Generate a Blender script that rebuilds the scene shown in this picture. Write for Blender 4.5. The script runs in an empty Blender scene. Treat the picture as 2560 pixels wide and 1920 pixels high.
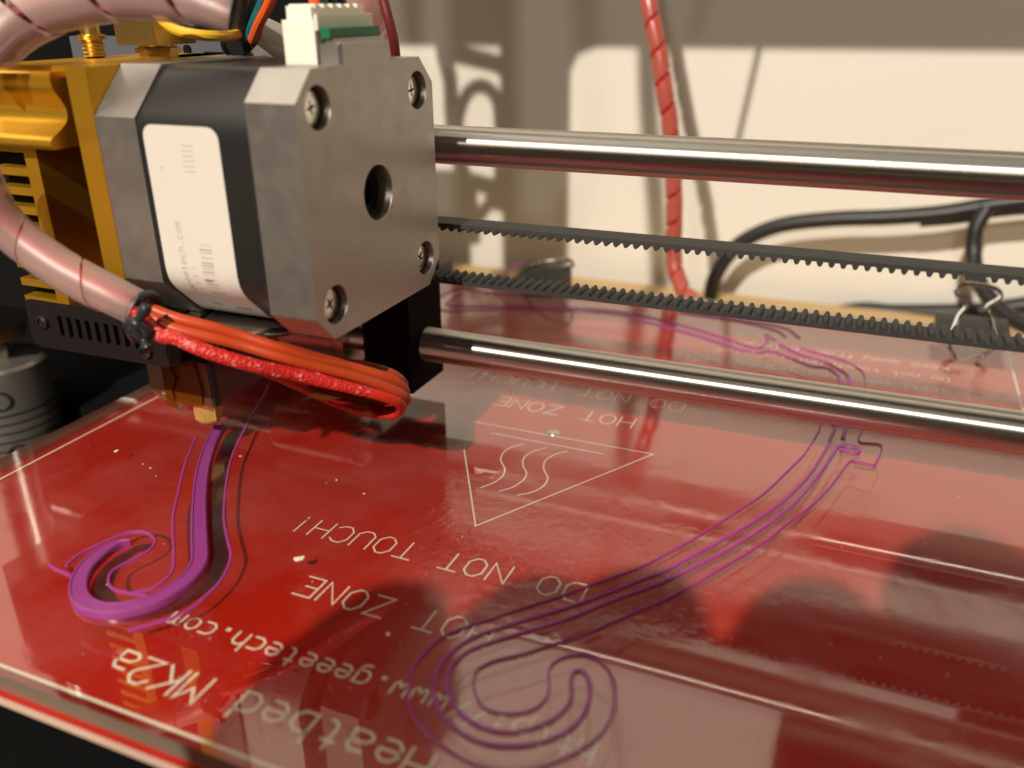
import bpy, bmesh, math, random
import numpy as np
from mathutils import Vector, Matrix
random.seed(7)
C = bpy.context.scene.collection
S = 0.001                                   # everything below is written in millimetres

# ------------------------------------------------------------------ camera
YAW, PIT, ROLL, FPX = -0.4052, -0.4105, 0.0096, 2177.8      # focal length in pixels of a 2560 wide frame
CAM = np.array([80.2492, -129.7097, 29.4561])
def _rows():
    f = np.array([math.sin(YAW)*math.cos(PIT), math.cos(YAW)*math.cos(PIT), math.sin(PIT)])
    r0 = np.array([math.cos(YAW), -math.sin(YAW), 0.0]); d0 = np.cross(f, r0)
    r = math.cos(ROLL)*r0 + math.sin(ROLL)*d0; d = -math.sin(ROLL)*r0 + math.cos(ROLL)*d0
    return r, d, f
RR, DD, FF = _rows()
def at(px, py, axis, val):
    """point where the sight line through a measured picture position meets the plane axis = val (mm)"""
    v = (px-1280)/FPX*RR + (py-960)/FPX*DD + FF
    t = (val-CAM[axis])/v[axis]
    return Vector(CAM + t*v)
cd = bpy.data.cameras.new('camera'); cam = bpy.data.objects.new('camera', cd); C.objects.link(cam)
cd.sensor_width = 36.0; cd.lens = 36.0*FPX/2560
cam.matrix_world = Matrix(((RR[0], -DD[0], -FF[0], CAM[0]*S), (RR[1], -DD[1], -FF[1], CAM[1]*S), (RR[2], -DD[2], -FF[2], CAM[2]*S), (0, 0, 0, 1)))
cd.clip_start = 0.005; cd.clip_end = 20
cd.dof.use_dof = True; cd.dof.focus_distance = 0.172; cd.dof.aperture_fstop = 30.6/2.5
bpy.context.scene.camera = cam

# ------------------------------------------------------------------ light
sc = bpy.context.scene
sc.view_settings.view_transform = 'Standard'; sc.view_settings.look = 'None'
sc.view_settings.exposure = 0.0; sc.view_settings.gamma = 1.0
w = bpy.data.worlds.new('World'); sc.world = w; w.use_nodes = True
w.node_tree.nodes['Background'].inputs[0].default_value = (1.0, 0.82, 0.64, 1)
w.node_tree.nodes['Background'].inputs[1].default_value = 0.045
def lamp(name, pos, target, size, power, col, size_y=None):
    l = bpy.data.lights.new(name, 'AREA'); l.energy = power; l.color = col
    l.shape = 'DISK' if size_y is None else 'RECTANGLE'; l.size = size*S
    if size_y: l.size_y = size_y*S
    o = bpy.data.objects.new(name, l); C.objects.link(o); o.location = Vector(pos)*S
    o.rotation_euler = (Vector(target)-Vector(pos)).to_track_quat('-Z', 'Y').to_euler()
    o['label'] = 'warm area light'; o['kind'] = 'structure'
    return o
WARM = (1.0, 0.90, 0.77)
lamp('ceiling_lamp', (20, -980, 750), (20, 40, -50), 20, 21.0, WARM)
lamp('side_fill', (160, -1000, 430), (20, 100, -40), 60, 2.0, WARM)  # added weak light from the side, no known source behind it
lamp('ceiling_bounce', (-850, -120, 1200), (0, 0, -50), 1150, 9.5, (1.0, 0.89, 0.75), 1150)  # added area light standing in for the glow off the ceiling
sc.cycles.max_bounces = 8; sc.cycles.transparent_max_bounces = 24
sc.cycles.caustics_reflective = False; sc.cycles.caustics_refractive = False
sc.cycles.sample_clamp_indirect = 4

# ------------------------------------------------------------------ materials
def mat(name, col, rough=0.5, metal=0.0, bump=0.0, bscale=800.0, var=0.0, vscale=60.0, spec=0.5, trans=0.0, coat=0.0, sss=0.0, rvar=0.0, stretch=(1, 1, 1), alpha=1.0):
    m = bpy.data.materials.new(name); m.use_nodes = True; n = m.node_tree; b = n.nodes['Principled BSDF']
    b.inputs['Base Color'].default_value = (*col, 1); b.inputs['Roughness'].default_value = rough
    b.inputs['Metallic'].default_value = metal; b.inputs['Specular IOR Level'].default_value = spec
    b.inputs['Transmission Weight'].default_value = trans; b.inputs['Coat Weight'].default_value = coat
    b.inputs['Coat Roughness'].default_value = 0.08
    b.inputs['Alpha'].default_value = alpha
    if sss: b.inputs['Subsurface Weight'].default_value = sss; b.inputs['Subsurface Radius'].default_value = (0.002, 0.001, 0.001); b.inputs['Subsurface Scale'].default_value = 1.0
    tc = n.nodes.new('ShaderNodeTexCoord'); mp = n.nodes.new('ShaderNodeMapping'); mp.inputs['Scale'].default_value = stretch
    n.links.new(tc.outputs['Object'], mp.inputs['Vector'])
    def noise(scale, det=4):
        t = n.nodes.new('ShaderNodeTexNoise'); t.inputs['Scale'].default_value = scale; t.inputs['Detail'].default_value = det
        n.links.new(mp.outputs[0], t.inputs['Vector']); return t
    if var:
        t = noise(vscale); mx = n.nodes.new('ShaderNodeMix'); mx.data_type = 'RGBA'
        mx.inputs['A'].default_value = (*[c*(1-var) for c in col], 1); mx.inputs['B'].default_value = (*[min(1, c*(1+var)) for c in col], 1)
        n.links.new(t.outputs['Fac'], mx.inputs['Factor']); n.links.new(mx.outputs['Result'], b.inputs['Base Color'])
    if rvar:
        t = noise(vscale*2.3); mr = n.nodes.new('ShaderNodeMapRange'); mr.inputs['To Min'].default_value = max(0.02, rough-rvar); mr.inputs['To Max'].default_value = rough+rvar
        mr.inputs['From Min'].default_value = 0.3; mr.inputs['From Max'].default_value = 0.7
        n.links.new(t.outputs['Fac'], mr.inputs['Value']); n.links.new(mr.outputs[0], b.inputs['Roughness'])
    if bump:
        t = noise(bscale, 3); bp = n.nodes.new('ShaderNodeBump'); bp.inputs['Strength'].default_value = bump; bp.inputs['Distance'].default_value = 0.0002
        n.links.new(t.outputs['Fac'], bp.inputs['Height']); n.links.new(bp.outputs[0], b.inputs['Normal'])
    return m
M = {}
M['alu'] = mat('cast_aluminium', (0.38, 0.352, 0.315), 0.38, 0.80, bump=0.2, bscale=2500, var=0.07, vscale=160, rvar=0.05)
M['lam'] = mat('black_steel', (0.022, 0.021, 0.02), 0.36, 0.2, bump=0.15, bscale=900, stretch=(40, 1, 1))
M['gold'] = mat('gold_anodised', (0.86, 0.47, 0.035), 0.36, 0.85, bump=0.15, bscale=3000, var=0.08)
M['brass'] = mat('brass', (0.72, 0.50, 0.16), 0.3, 0.95, bump=0.2, bscale=700, var=0.2, vscale=400)
M['label'] = mat('label_paper', (0.68, 0.63, 0.56), 0.55, var=0.03, vscale=80)
M['ink'] = mat('faded_ink', (0.42, 0.37, 0.35), 0.6)
M['ink2'] = mat('ink', (0.20, 0.17, 0.17), 0.6)
M['zinc'] = mat('zinc_screw', (0.80, 0.79, 0.70), 0.22, 0.95, bump=0.3, bscale=1500)
M['hole'] = mat('dark_bore', (0.03, 0.022, 0.02), 0.4, 0.5)
M['chrome'] = mat('chrome', (0.72, 0.69, 0.66), 0.12, 1.0, bump=0.1, bscale=900)
M['rubber'] = mat('belt_rubber', (0.032, 0.032, 0.030), 0.55, bump=0.4, bscale=3000, var=0.25, vscale=500)
M['blackp'] = mat('black_plastic', (0.018, 0.016, 0.017), 0.42, bump=0.1, bscale=2000)
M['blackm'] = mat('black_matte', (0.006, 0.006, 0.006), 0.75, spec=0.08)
M['white'] = mat('white_nylon', (0.86, 0.82, 0.70), 0.4, sss=0.25)
M['green'] = mat('green_board', (0.01, 0.16, 0.06), 0.4)
M['sil'] = mat('silicone_wire', (0.50, 0.058, 0.012), 0.42, bump=0.15, bscale=900, var=0.12, vscale=200)
M['silr'] = mat('red_silicone', (0.60, 0.028, 0.01), 0.42, bump=0.2, bscale=900)
M['purple'] = mat('purple_filament', (0.28, 0.045, 0.22), 0.28, bump=0.5, bscale=500, sss=0.08)
M['purplet'] = mat('thin_purple_filament', (0.42, 0.07, 0.34), 0.25, alpha=0.62)
M['wood'] = None
M['grey'] = mat('grey_plastic', (0.10, 0.105, 0.12), 0.5)
M['hose'] = mat('milky_tube', (0.55, 0.50, 0.45), 0.4)
M['yellow'] = mat('yellow_tube', (0.85, 0.50, 0.03), 0.35)
M['blue'] = mat('blue_wire', (0.02, 0.03, 0.25), 0.4)
M['teal'] = mat('teal_wire', (0.01, 0.16, 0.20), 0.4)
M['orange'] = mat('orange_wire', (0.85, 0.12, 0.02), 0.4)
M['maroon'] = mat('maroon_cable', (0.16, 0.02, 0.025), 0.45)
M['redc'] = mat('red_cable', (0.62, 0.09, 0.06), 0.45)
M['print'] = mat('white_silkscreen', (0.80, 0.70, 0.56), 0.6)
M['fibre'] = mat('board_edge', (0.62, 0.42, 0.32), 0.6)
M['zip'] = mat('black_tie', (0.02, 0.026, 0.026), 0.35, bump=0.4, bscale=600)
M['brk'] = mat('bracket_plastic', (0.012, 0.009, 0.010), 0.45, spec=0.3, bump=0.1, bscale=2000)
M['skin'] = mat('skin', (0.45, 0.22, 0.14), 0.5)

def nt(m): return m.node_tree.nodes, m.node_tree.links
# ground steel rods: grooves run round the rod, so the highlight smears along it
m = mat('ground_steel', (0.70, 0.66, 0.60), 0.43, 1.0, bump=0.16, bscale=1.0); M['rod'] = m
N, L = nt(m); b = N['Principled BSDF']
for t in [x for x in N if x.type == 'TEX_NOISE']: t.inputs['Scale'].default_value = 60; t.inputs['Detail'].default_value = 6
[x for x in N if x.type == 'MAPPING'][0].inputs['Scale'].default_value = (60, 6, 6)
tg = N.new('ShaderNodeTangent'); tg.direction_type = 'RADIAL'; tg.axis = 'X'
L.new(tg.outputs[0], b.inputs['Tangent']); b.inputs['Anisotropic'].default_value = 1.0; b.inputs['Anisotropic Rotation'].default_value = 0.25
# red solder mask
m = mat('red_solder_mask', (0.44, 0.017, 0.008), 0.10, bump=0.0, spec=0.6, var=0.10, vscale=25); M['mask'] = m
# wall
m = mat('painted_wall', (0.80, 0.76, 0.68), 0.7, bump=0.15, bscale=300, var=0.02, vscale=8); M['wall'] = m
N, L = nt(m); b = N['Principled BSDF']
src = b.inputs['Base Color'].links[0].from_socket
vo = N.new('ShaderNodeTexNoise'); vo.inputs['Scale'].default_value = 38; vo.inputs['Detail'].default_value = 6; vo.inputs['Roughness'].default_value = 0.75
tc = [x for x in N if x.type == 'TEX_COORD'][0]; L.new(tc.outputs['Object'], vo.inputs['Vector'])
rp = N.new('ShaderNodeMapRange'); rp.inputs['From Min'].default_value = 0.70; rp.inputs['From Max'].default_value = 0.76
L.new(vo.outputs['Fac'], rp.inputs['Value'])
mx = N.new('ShaderNodeMix'); mx.data_type = 'RGBA'; L.new(src, mx.inputs['A']); mx.inputs['B'].default_value = (0.35, 0.31, 0.27, 1)
L.new(rp.outputs[0], mx.inputs['Factor']); L.new(mx.outputs['Result'], b.inputs['Base Color'])
# wood
m = mat('pale_plywood', (0.62, 0.42, 0.19), 0.55, bump=0.2, bscale=300, var=0.22, vscale=30, stretch=(1, 9, 9)); M['wood'] = m
def schlick(N, L, f0):
    lw = N.new('ShaderNodeLayerWeight'); lw.inputs[0].default_value = 0.5
    pw = N.new('ShaderNodeMath'); pw.operation = 'POWER'; pw.inputs[1].default_value = 5; L.new(lw.outputs['Facing'], pw.inputs[0])
    ma = N.new('ShaderNodeMath'); ma.operation = 'MULTIPLY_ADD'; ma.inputs[1].default_value = 1-f0; ma.inputs[2].default_value = f0; L.new(pw.outputs[0], ma.inputs[0])
    return ma
# glass sheet: straight-through transparent with a Fresnel reflection, smudged by fingers and dried glue
m = bpy.data.materials.new('glass_sheet'); m.use_nodes = True; M['glass'] = m
N, L = nt(m); out = N['Material Output']; N.remove(N['Principled BSDF'])
tr = N.new('ShaderNodeBsdfTransparent'); tr.inputs[0].default_value = (0.97, 0.975, 0.95, 1)
gl = N.new('ShaderNodeBsdfGlossy'); gl.inputs['Color'].default_value = (1, 1, 1, 1)
fr = schlick(N, L, 0.12)
tc = N.new('ShaderNodeTexCoord')
n1 = N.new('ShaderNodeTexNoise'); n1.inputs['Scale'].default_value = 26; n1.inputs['Detail'].default_value = 8; n1.inputs['Roughness'].default_value = 0.62; L.new(tc.outputs['Object'], n1.inputs['Vector'])
r1 = N.new('ShaderNodeMapRange'); r1.inputs['From Min'].default_value = 0.46; r1.inputs['From Max'].default_value = 0.66; r1.inputs['To Min'].default_value = 0.012; r1.inputs['To Max'].default_value = 0.19
L.new(n1.outputs['Fac'], r1.inputs['Value']); L.new(r1.outputs[0], gl.inputs['Roughness'])
n2 = N.new('ShaderNodeTexNoise'); n2.inputs['Scale'].default_value = 420; n2.inputs['Detail'].default_value = 5; L.new(tc.outputs['Object'], n2.inputs['Vector'])
bp = N.new('ShaderNodeBump'); bp.inputs['Distance'].default_value = 0.0001
bs = N.new('ShaderNodeMapRange'); bs.inputs['From Min'].default_value = 0.5; bs.inputs['From Max'].default_value = 0.62; bs.inputs['To Min'].default_value = 0.02; bs.inputs['To Max'].default_value = 0.6
L.new(n1.outputs['Fac'], bs.inputs['Value']); gm = N.new('ShaderNodeMapping'); gm.inputs['Location'].default_value = (-0.008*20, 0.045*42, 0); gm.inputs['Scale'].default_value = (20, 42, 20); L.new(tc.outputs['Object'], gm.inputs['Vector'])
gs = N.new('ShaderNodeTexGradient'); gs.gradient_type = 'SPHERICAL'; L.new(gm.outputs[0], gs.inputs['Vector'])
gn = N.new('ShaderNodeMath'); gn.operation = 'MULTIPLY'; L.new(gs.outputs['Fac'], gn.inputs[0]); L.new(n1.outputs['Fac'], gn.inputs[1])
gp = N.new('ShaderNodeMath'); gp.operation = 'MULTIPLY_ADD'; gp.inputs[1].default_value = 9.0; L.new(gn.outputs[0], gp.inputs[0]); L.new(bs.outputs[0], gp.inputs[2])
L.new(gp.outputs[0], bp.inputs['Strength'])
L.new(n2.outputs['Fac'], bp.inputs['Height']); L.new(bp.outputs[0], gl.inputs['Normal'])
mx = N.new('ShaderNodeMixShader'); L.new(fr.outputs[0], mx.inputs[0]); L.new(tr.outputs[0], mx.inputs[1]); L.new(gl.outputs[0], mx.inputs[2])
hz = N.new('ShaderNodeBsdfDiffuse'); hz.inputs[0].default_value = (0.75, 0.72, 0.66, 1)
n3 = N.new('ShaderNodeTexNoise'); n3.inputs['Scale'].default_value = 14; n3.inputs['Detail'].default_value = 9; n3.inputs['Roughness'].default_value = 0.7; L.new(tc.outputs['Object'], n3.inputs['Vector'])
r3 = N.new('ShaderNodeMapRange'); r3.inputs['From Min'].default_value = 0.4; r3.inputs['From Max'].default_value = 0.75; r3.inputs['To Min'].default_value = 0.0; r3.inputs['To Max'].default_value = 0.08; L.new(n3.outputs['Fac'], r3.inputs['Value'])
mh = N.new('ShaderNodeMixShader'); L.new(r3.outputs[0], mh.inputs[0]); L.new(mx.outputs[0], mh.inputs[1]); L.new(hz.outputs[0], mh.inputs[2])
L.new(mh.outputs[0], out.inputs['Surface'])
# cut glass edge
def clear(name, tint, dcol, dens, rough=0.2, ior=1.45, bumps=0):
    m = bpy.data.materials.new(name); m.use_nodes = True; N, L = nt(m); N.remove(N['Principled BSDF']); out = N['Material Output']
    tr = N.new('ShaderNodeBsdfTransparent'); tr.inputs[0].default_value = (*tint, 1)
    df = N.new('ShaderNodeBsdfDiffuse'); df.inputs[0].default_value = (*dcol, 1)
    tl = N.new('ShaderNodeBsdfTranslucent'); tl.inputs[0].default_value = (*dcol, 1)
    a = N.new('ShaderNodeMixShader'); a.inputs[0].default_value = 0.4; L.new(df.outputs[0], a.inputs[1]); L.new(tl.outputs[0], a.inputs[2])
    x = N.new('ShaderNodeMixShader'); L.new(tr.outputs[0], x.inputs[1]); L.new(a.outputs[0], x.inputs[2])
    lw = N.new('ShaderNodeLayerWeight'); lw.inputs[0].default_value = 0.35
    mr = N.new('ShaderNodeMapRange'); mr.inputs['To Min'].default_value = dens; mr.inputs['To Max'].default_value = min(1, dens+0.55)
    L.new(lw.outputs['Facing'], mr.inputs['Value']); L.new(mr.outputs[0], x.inputs[0])
    g = N.new('ShaderNodeBsdfGlossy'); g.inputs['Roughness'].default_value = rough
    f = schlick(N, L, 0.045)
    y = N.new('ShaderNodeMixShader'); L.new(f.outputs[0], y.inputs[0]); L.new(x.outputs[0], y.inputs[1]); L.new(g.outputs[0], y.inputs[2])
    if bumps:
        tc = N.new('ShaderNodeTexCoord'); t = N.new('ShaderNodeTexNoise'); t.inputs['Scale'].default_value = bumps; L.new(tc.outputs['Object'], t.inputs['Vector'])
        bp = N.new('ShaderNodeBump'); bp.inputs['Strength'].default_value = 0.6; bp.inputs['Distance'].default_value = 0.0004; L.new(t.outputs['Fac'], bp.inputs['Height']); L.new(bp.outputs[0], g.inputs['Normal'])
    L.new(y.outputs[0], out.inputs['Surface']); return m
M['gedge'] = clear('cut_glass_edge', (0.55, 0.5, 0.4), (0.30, 0.26, 0.19), 0.7)
M['wrap'] = clear('translucent_spiral_wrap', (0.96, 0.82, 0.82), (0.86, 0.68, 0.61), 0.24, 0.42)
M['kapton'] = clear('kapton_tape', (0.95, 0.52, 0.07), (0.24, 0.10, 0.01), 0.28, 0.12, bumps=300)
# braided glass-fibre sleeve
m = mat('braided_red_sleeve', (0.80, 0.05, 0.035), 0.45); M['braid'] = m
N, L = nt(m); b = N['Principled BSDF']; tc = [x for x in N if x.type == 'TEX_COORD'][0]
v = N.new('ShaderNodeTexVoronoi'); v.inputs['Scale'].default_value = 1500; L.new(tc.outputs['Object'], v.inputs['Vector'])
bp = N.new('ShaderNodeBump'); bp.inputs['Strength'].default_value = 0.8; bp.inputs['Distance'].default_value = 0.00025; bp.invert = True; L.new(v.outputs['Distance'], bp.inputs['Height']); L.new(bp.outputs[0], b.inputs['Normal'])
t = N.new('ShaderNodeTexNoise'); t.inputs['Scale'].default_value = 700; L.new(tc.outputs['Object'], t.inputs['Vector'])
r = N.new('ShaderNodeMapRange'); r.inputs['From Min'].default_value = 0.58; r.inputs['From Max'].default_value = 0.72; r.inputs['To Max'].default_value = 0.6; L.new(t.outputs['Fac'], r.inputs['Value'])
mx = N.new('ShaderNodeMix'); mx.data_type = 'RGBA'; mx.inputs['A'].default_value = (0.58, 0.022, 0.016, 1); mx.inputs['B'].default_value = (0.9, 0.45, 0.38, 1)
L.new(r.outputs[0], mx.inputs['Factor']); L.new(mx.outputs['Result'], b.inputs['Base Color'])

# ------------------------------------------------------------------ builders (mm in, metres out)
def V(*a): return Vector(a[0]) if len(a) == 1 else Vector(a)
def thing(name, label, cat, loc, group=None):
    o = bpy.data.objects.new(name, None); C.objects.link(o); o.location = V(loc)*S; o.empty_display_size = 0.005
    o['label'] = label; o['category'] = cat
    if group: o['group'] = group
    o['_o'] = tuple(loc); return o
def origin(o):
    v = Vector((0, 0, 0))
    while o is not None: v += Vector(o.location); o = o.parent
    return v/S
def obj(name, bm, m, parent=None, label=None, cat=None, kind=None, smooth=True, group=None, loc=None, bevel=0, ang=35):
    if bevel:
        es = [e for e in bm.edges if len(e.link_faces) == 2 and e.calc_face_angle(0) > 0.6]
        bmesh.ops.bevel(bm, geom=es, offset=bevel, segments=2, affect='EDGES', profile=0.6)
    me = bpy.data.meshes.new(name)
    base = origin(parent) if parent else V((0, 0, 0))
    l = V(loc) if loc is not None else base
    bmesh.ops.recalc_face_normals(bm, faces=bm.faces)
    bm.transform(Matrix.Scale(S, 4) @ Matrix.Translation(-l)); bm.to_mesh(me); bm.free()
    for mm in (m if isinstance(m, (list, tuple)) else [m]): me.materials.append(mm)
    if smooth:
        for p in me.polygons: p.use_smooth = True
        me.set_sharp_from_angle(angle=math.radians(ang))
    o = bpy.data.objects.new(name, me); C.objects.link(o)
    o.location = (l-base)*S if parent else l*S
    if parent: o.parent = parent
    if label: o['label'] = label
    if cat: o['category'] = cat
    if kind: o['kind'] = kind
    if group: o['group'] = group
    return o
def box(bm, x0, x1, y0, y1, z0, z1):
    v = [bm.verts.new((x, y, z)) for z in (z0, z1) for y in (y0, y1) for x in (x0, x1)]
    for f in ((0, 2, 3, 1), (4, 5, 7, 6), (0, 1, 5, 4), (2, 6, 7, 3), (0, 4, 6, 2), (1, 3, 7, 5)): bm.faces.new([v[i] for i in f])
    return v
def B(*a):
    bm = bmesh.new(); box(bm, *a); return bm
def extr(bm, prof, axis, a, b):
    """closed 2D profile in the two other axes, extruded along axis from a to b"""
    def P(p, t):
        if axis == 0: return (t, p[0], p[1])
        if axis == 1: return (p[0], t, p[1])
        return (p[0], p[1], t)
    A = [bm.verts.new(P(p, a)) for p in prof]; Bv = [bm.verts.new(P(p, b)) for p in prof]; n = len(prof)
    for i in range(n): bm.faces.new((A[i], A[(i+1) % n], Bv[(i+1) % n], Bv[i]))
    bm.faces.new(A); bm.faces.new(Bv[::-1]); return bm
def cyl(bm, p0, p1, r, n=32, r1=None, caps=True):
    p0, p1 = V(p0), V(p1); r1 = r if r1 is None else r1; d = (p1-p0).normalized()
    u = d.orthogonal().normalized(); w_ = d.cross(u)
    A = [bm.verts.new(p0+(u*math.cos(t)+w_*math.sin(t))*r) for t in [2*math.pi*i/n for i in range(n)]]
    D = [bm.verts.new(p1+(u*math.cos(t)+w_*math.sin(t))*r1) for t in [2*math.pi*i/n for i in range(n)]]
    for i in range(n): bm.faces.new((A[i], A[(i+1) % n], D[(i+1) % n], D[i]))
    if caps: bm.faces.new(A); bm.faces.new(D[::-1])
    return bm
def lathe(bm, p0, d, prof, n=40):
    """prof: list of (distance along d, radius)"""
    p0 = V(p0); d = V(d).normalized(); u = d.orthogonal().normalized(); w_ = d.cross(u); rings = []
    for t, r in prof:
        rings.append([bm.verts.new(p0+d*t+(u*math.cos(a)+w_*math.sin(a))*max(r, 0.001)) for a in [2*math.pi*i/n for i in range(n)]])
    for A, D in zip(rings, rings[1:]):
        for i in range(n): bm.faces.new((A[i], A[(i+1) % n], D[(i+1) % n], D[i]))
    bm.faces.new(rings[0]); bm.faces.new(rings[-1][::-1]); return bm
def smoothpath(pts, k=8):
    P = [V(p) for p in pts]; P = [P[0]*2-P[1]]+P+[P[-1]*2-P[-2]]; out = []
    for i in range(1, len(P)-2):
        a, b_, c, d = P[i-1:i+3]
        for j in range(k):
            t = j/k
            out.append(0.5*((2*b_)+(c-a)*t+(2*a-5*b_+4*c-d)*t*t+(3*b_-a-3*c+d)*t**3))
    out.append(P[-2]); return out
def frames(P):
    T = [(P[min(i+1, len(P)-1)]-P[max(i-1, 0)]).normalized() for i in range(len(P))]
    u = T[0].orthogonal().normalized(); R = []
    for t in T:
        u = (u-t*u.dot(t)).normalized(); R.append((t, u, t.cross(u)))
    return R
def tube(bm, pts, r, n=12, k=8, caps=True, smooth=True):
    P = smoothpath(pts, k) if smooth else [V(p) for p in pts]
    F = frames(P); rings = []
    for i, (p, (t, u, v_)) in enumerate(zip(P, F)):
        rr = r(i/(len(P)-1)) if callable(r) else r
        rings.append([bm.verts.new(p+(u*math.cos(a)+v_*math.sin(a))*rr) for a in [2*math.pi*j/n for j in range(n)]])
    for A, D in zip(rings, rings[1:]):
        for i in range(n): bm.faces.new((A[i], A[(i+1) % n], D[(i+1) % n], D[i]))
    if caps: bm.faces.new(rings[0]); bm.faces.new(rings[-1][::-1])
    return bm
def spiral(bm, pts, r, pitch, gap=0.09, th=0.7, k=16, phase=0.0):
    """spiral cable wrap: one flat band wound along a path, a narrow gap between its turns"""
    P = smoothpath(pts, k); F = frames(P); Ls = [0]
    for a, b_ in zip(P, P[1:]): Ls.append(Ls[-1]+(b_-a).length)
    def ev(s):
        s = min(max(s, 0), Ls[-1]); i = min(max(np.searchsorted(Ls, s)-1, 0), len(P)-2)
        f = (s-Ls[i])/(Ls[i+1]-Ls[i]); return P[i].lerp(P[i+1], f), F[i][1].lerp(F[i+1][1], f).normalized(), F[i][2].lerp(F[i+1][2], f).normalized()
    turns = Ls[-1]/pitch; ns = int(turns*28); W = pitch*(1-gap); prev = None
    for j in range(ns+1):
        s0 = Ls[-1]*j/ns; an = 2*math.pi*s0/pitch+phase; row = []
        for q in range(5):
            s = s0+W*(q/4-0.5); p, u, v_ = ev(s)
            r_ = r(s0/Ls[-1]) if callable(r) else r; bulge = r_+0.12*math.sin(math.pi*q/4)
            row.append(bm.verts.new(p+(u*math.cos(an)+v_*math.sin(an))*bulge))
        for q in (4, 3, 2, 1, 0):
            s = s0+W*(q/4-0.5); p, u, v_ = ev(s)
            row.append(bm.verts.new(p+(u*math.cos(an)+v_*math.sin(an))*(r_-th)))
        if prev:
            m_ = len(row)
            for q in range(m_): bm.faces.new((prev[q], prev[(q+1) % m_], row[(q+1) % m_], row[q]))
        prev = row
    return bm
def ribbon(bm, pts, wdt, z, closed=False):
    """flat mitred line lying at height z"""
    P = [Vector((p[0], p[1])) for p in pts]; n = len(P); Lv = []; Rv = []
    for i in range(n):
        a = P[(i-1) % n] if (closed or i > 0) else None; c = P[(i+1) % n] if (closed or i < n-1) else None
        d1 = (P[i]-a).normalized() if a is not None else (c-P[i]).normalized()
        d2 = (c-P[i]).normalized() if c is not None else d1
        t = (d1+d2); t = t.normalized() if t.length > 0.3 else d1
        nrm = Vector((-t.y, t.x)); kx = 1/max(0.45, abs(nrm.dot(Vector((-d1.y, d1.x)))))
        p = P[i].copy()
        if not closed and i == 0: p -= d2*wdt/2
        if not closed and i == n-1: p += d1*wdt/2
        Lv.append(bm.verts.new((*(p+nrm*wdt/2*kx), z))); Rv.append(bm.verts.new((*(p-nrm*wdt/2*kx), z)))
    for i in range(n if closed else n-1):
        j = (i+1) % n; bm.faces.new((Lv[i], Lv[j], Rv[j], Rv[i]))
    return bm
def boolean(o, bm, op='DIFFERENCE'):
    me = bpy.data.meshes.new('cut'); bmesh.ops.recalc_face_normals(bm, faces=bm.faces); bm.transform(Matrix.Scale(S, 4)); bm.to_mesh(me); bm.free()
    c = bpy.data.objects.new('cut', me); C.objects.link(c)
    bpy.context.view_layer.update()
    md = o.modifiers.new('b', 'BOOLEAN'); md.object = c; md.operation = op; md.solver = 'EXACT'
    bpy.context.view_layer.update(); dg = bpy.context.evaluated_depsgraph_get()
    new = bpy.data.meshes.new_from_object(o.evaluated_get(dg)); o.modifiers.clear(); o.data = new
    for p in new.polygons: p.use_smooth = True
    new.set_sharp_from_angle(angle=math.radians(35))
    bpy.data.objects.remove(c)

# ================================================================== the setting
ZD, YW = -90.0, 262.0
bm = bmesh.new(); box(bm, -700, 600, YW, YW+12, ZD-200, 700)
obj('wall', bm, M['wall'], kind='structure', loc=(0, YW, ZD), smooth=False)
bm = bmesh.new(); box(bm, -700, 600, -300, 252, ZD-18, ZD)
obj('worktop', bm, M['wood'], kind='structure', loc=(0, 0, ZD), smooth=False)

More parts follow.
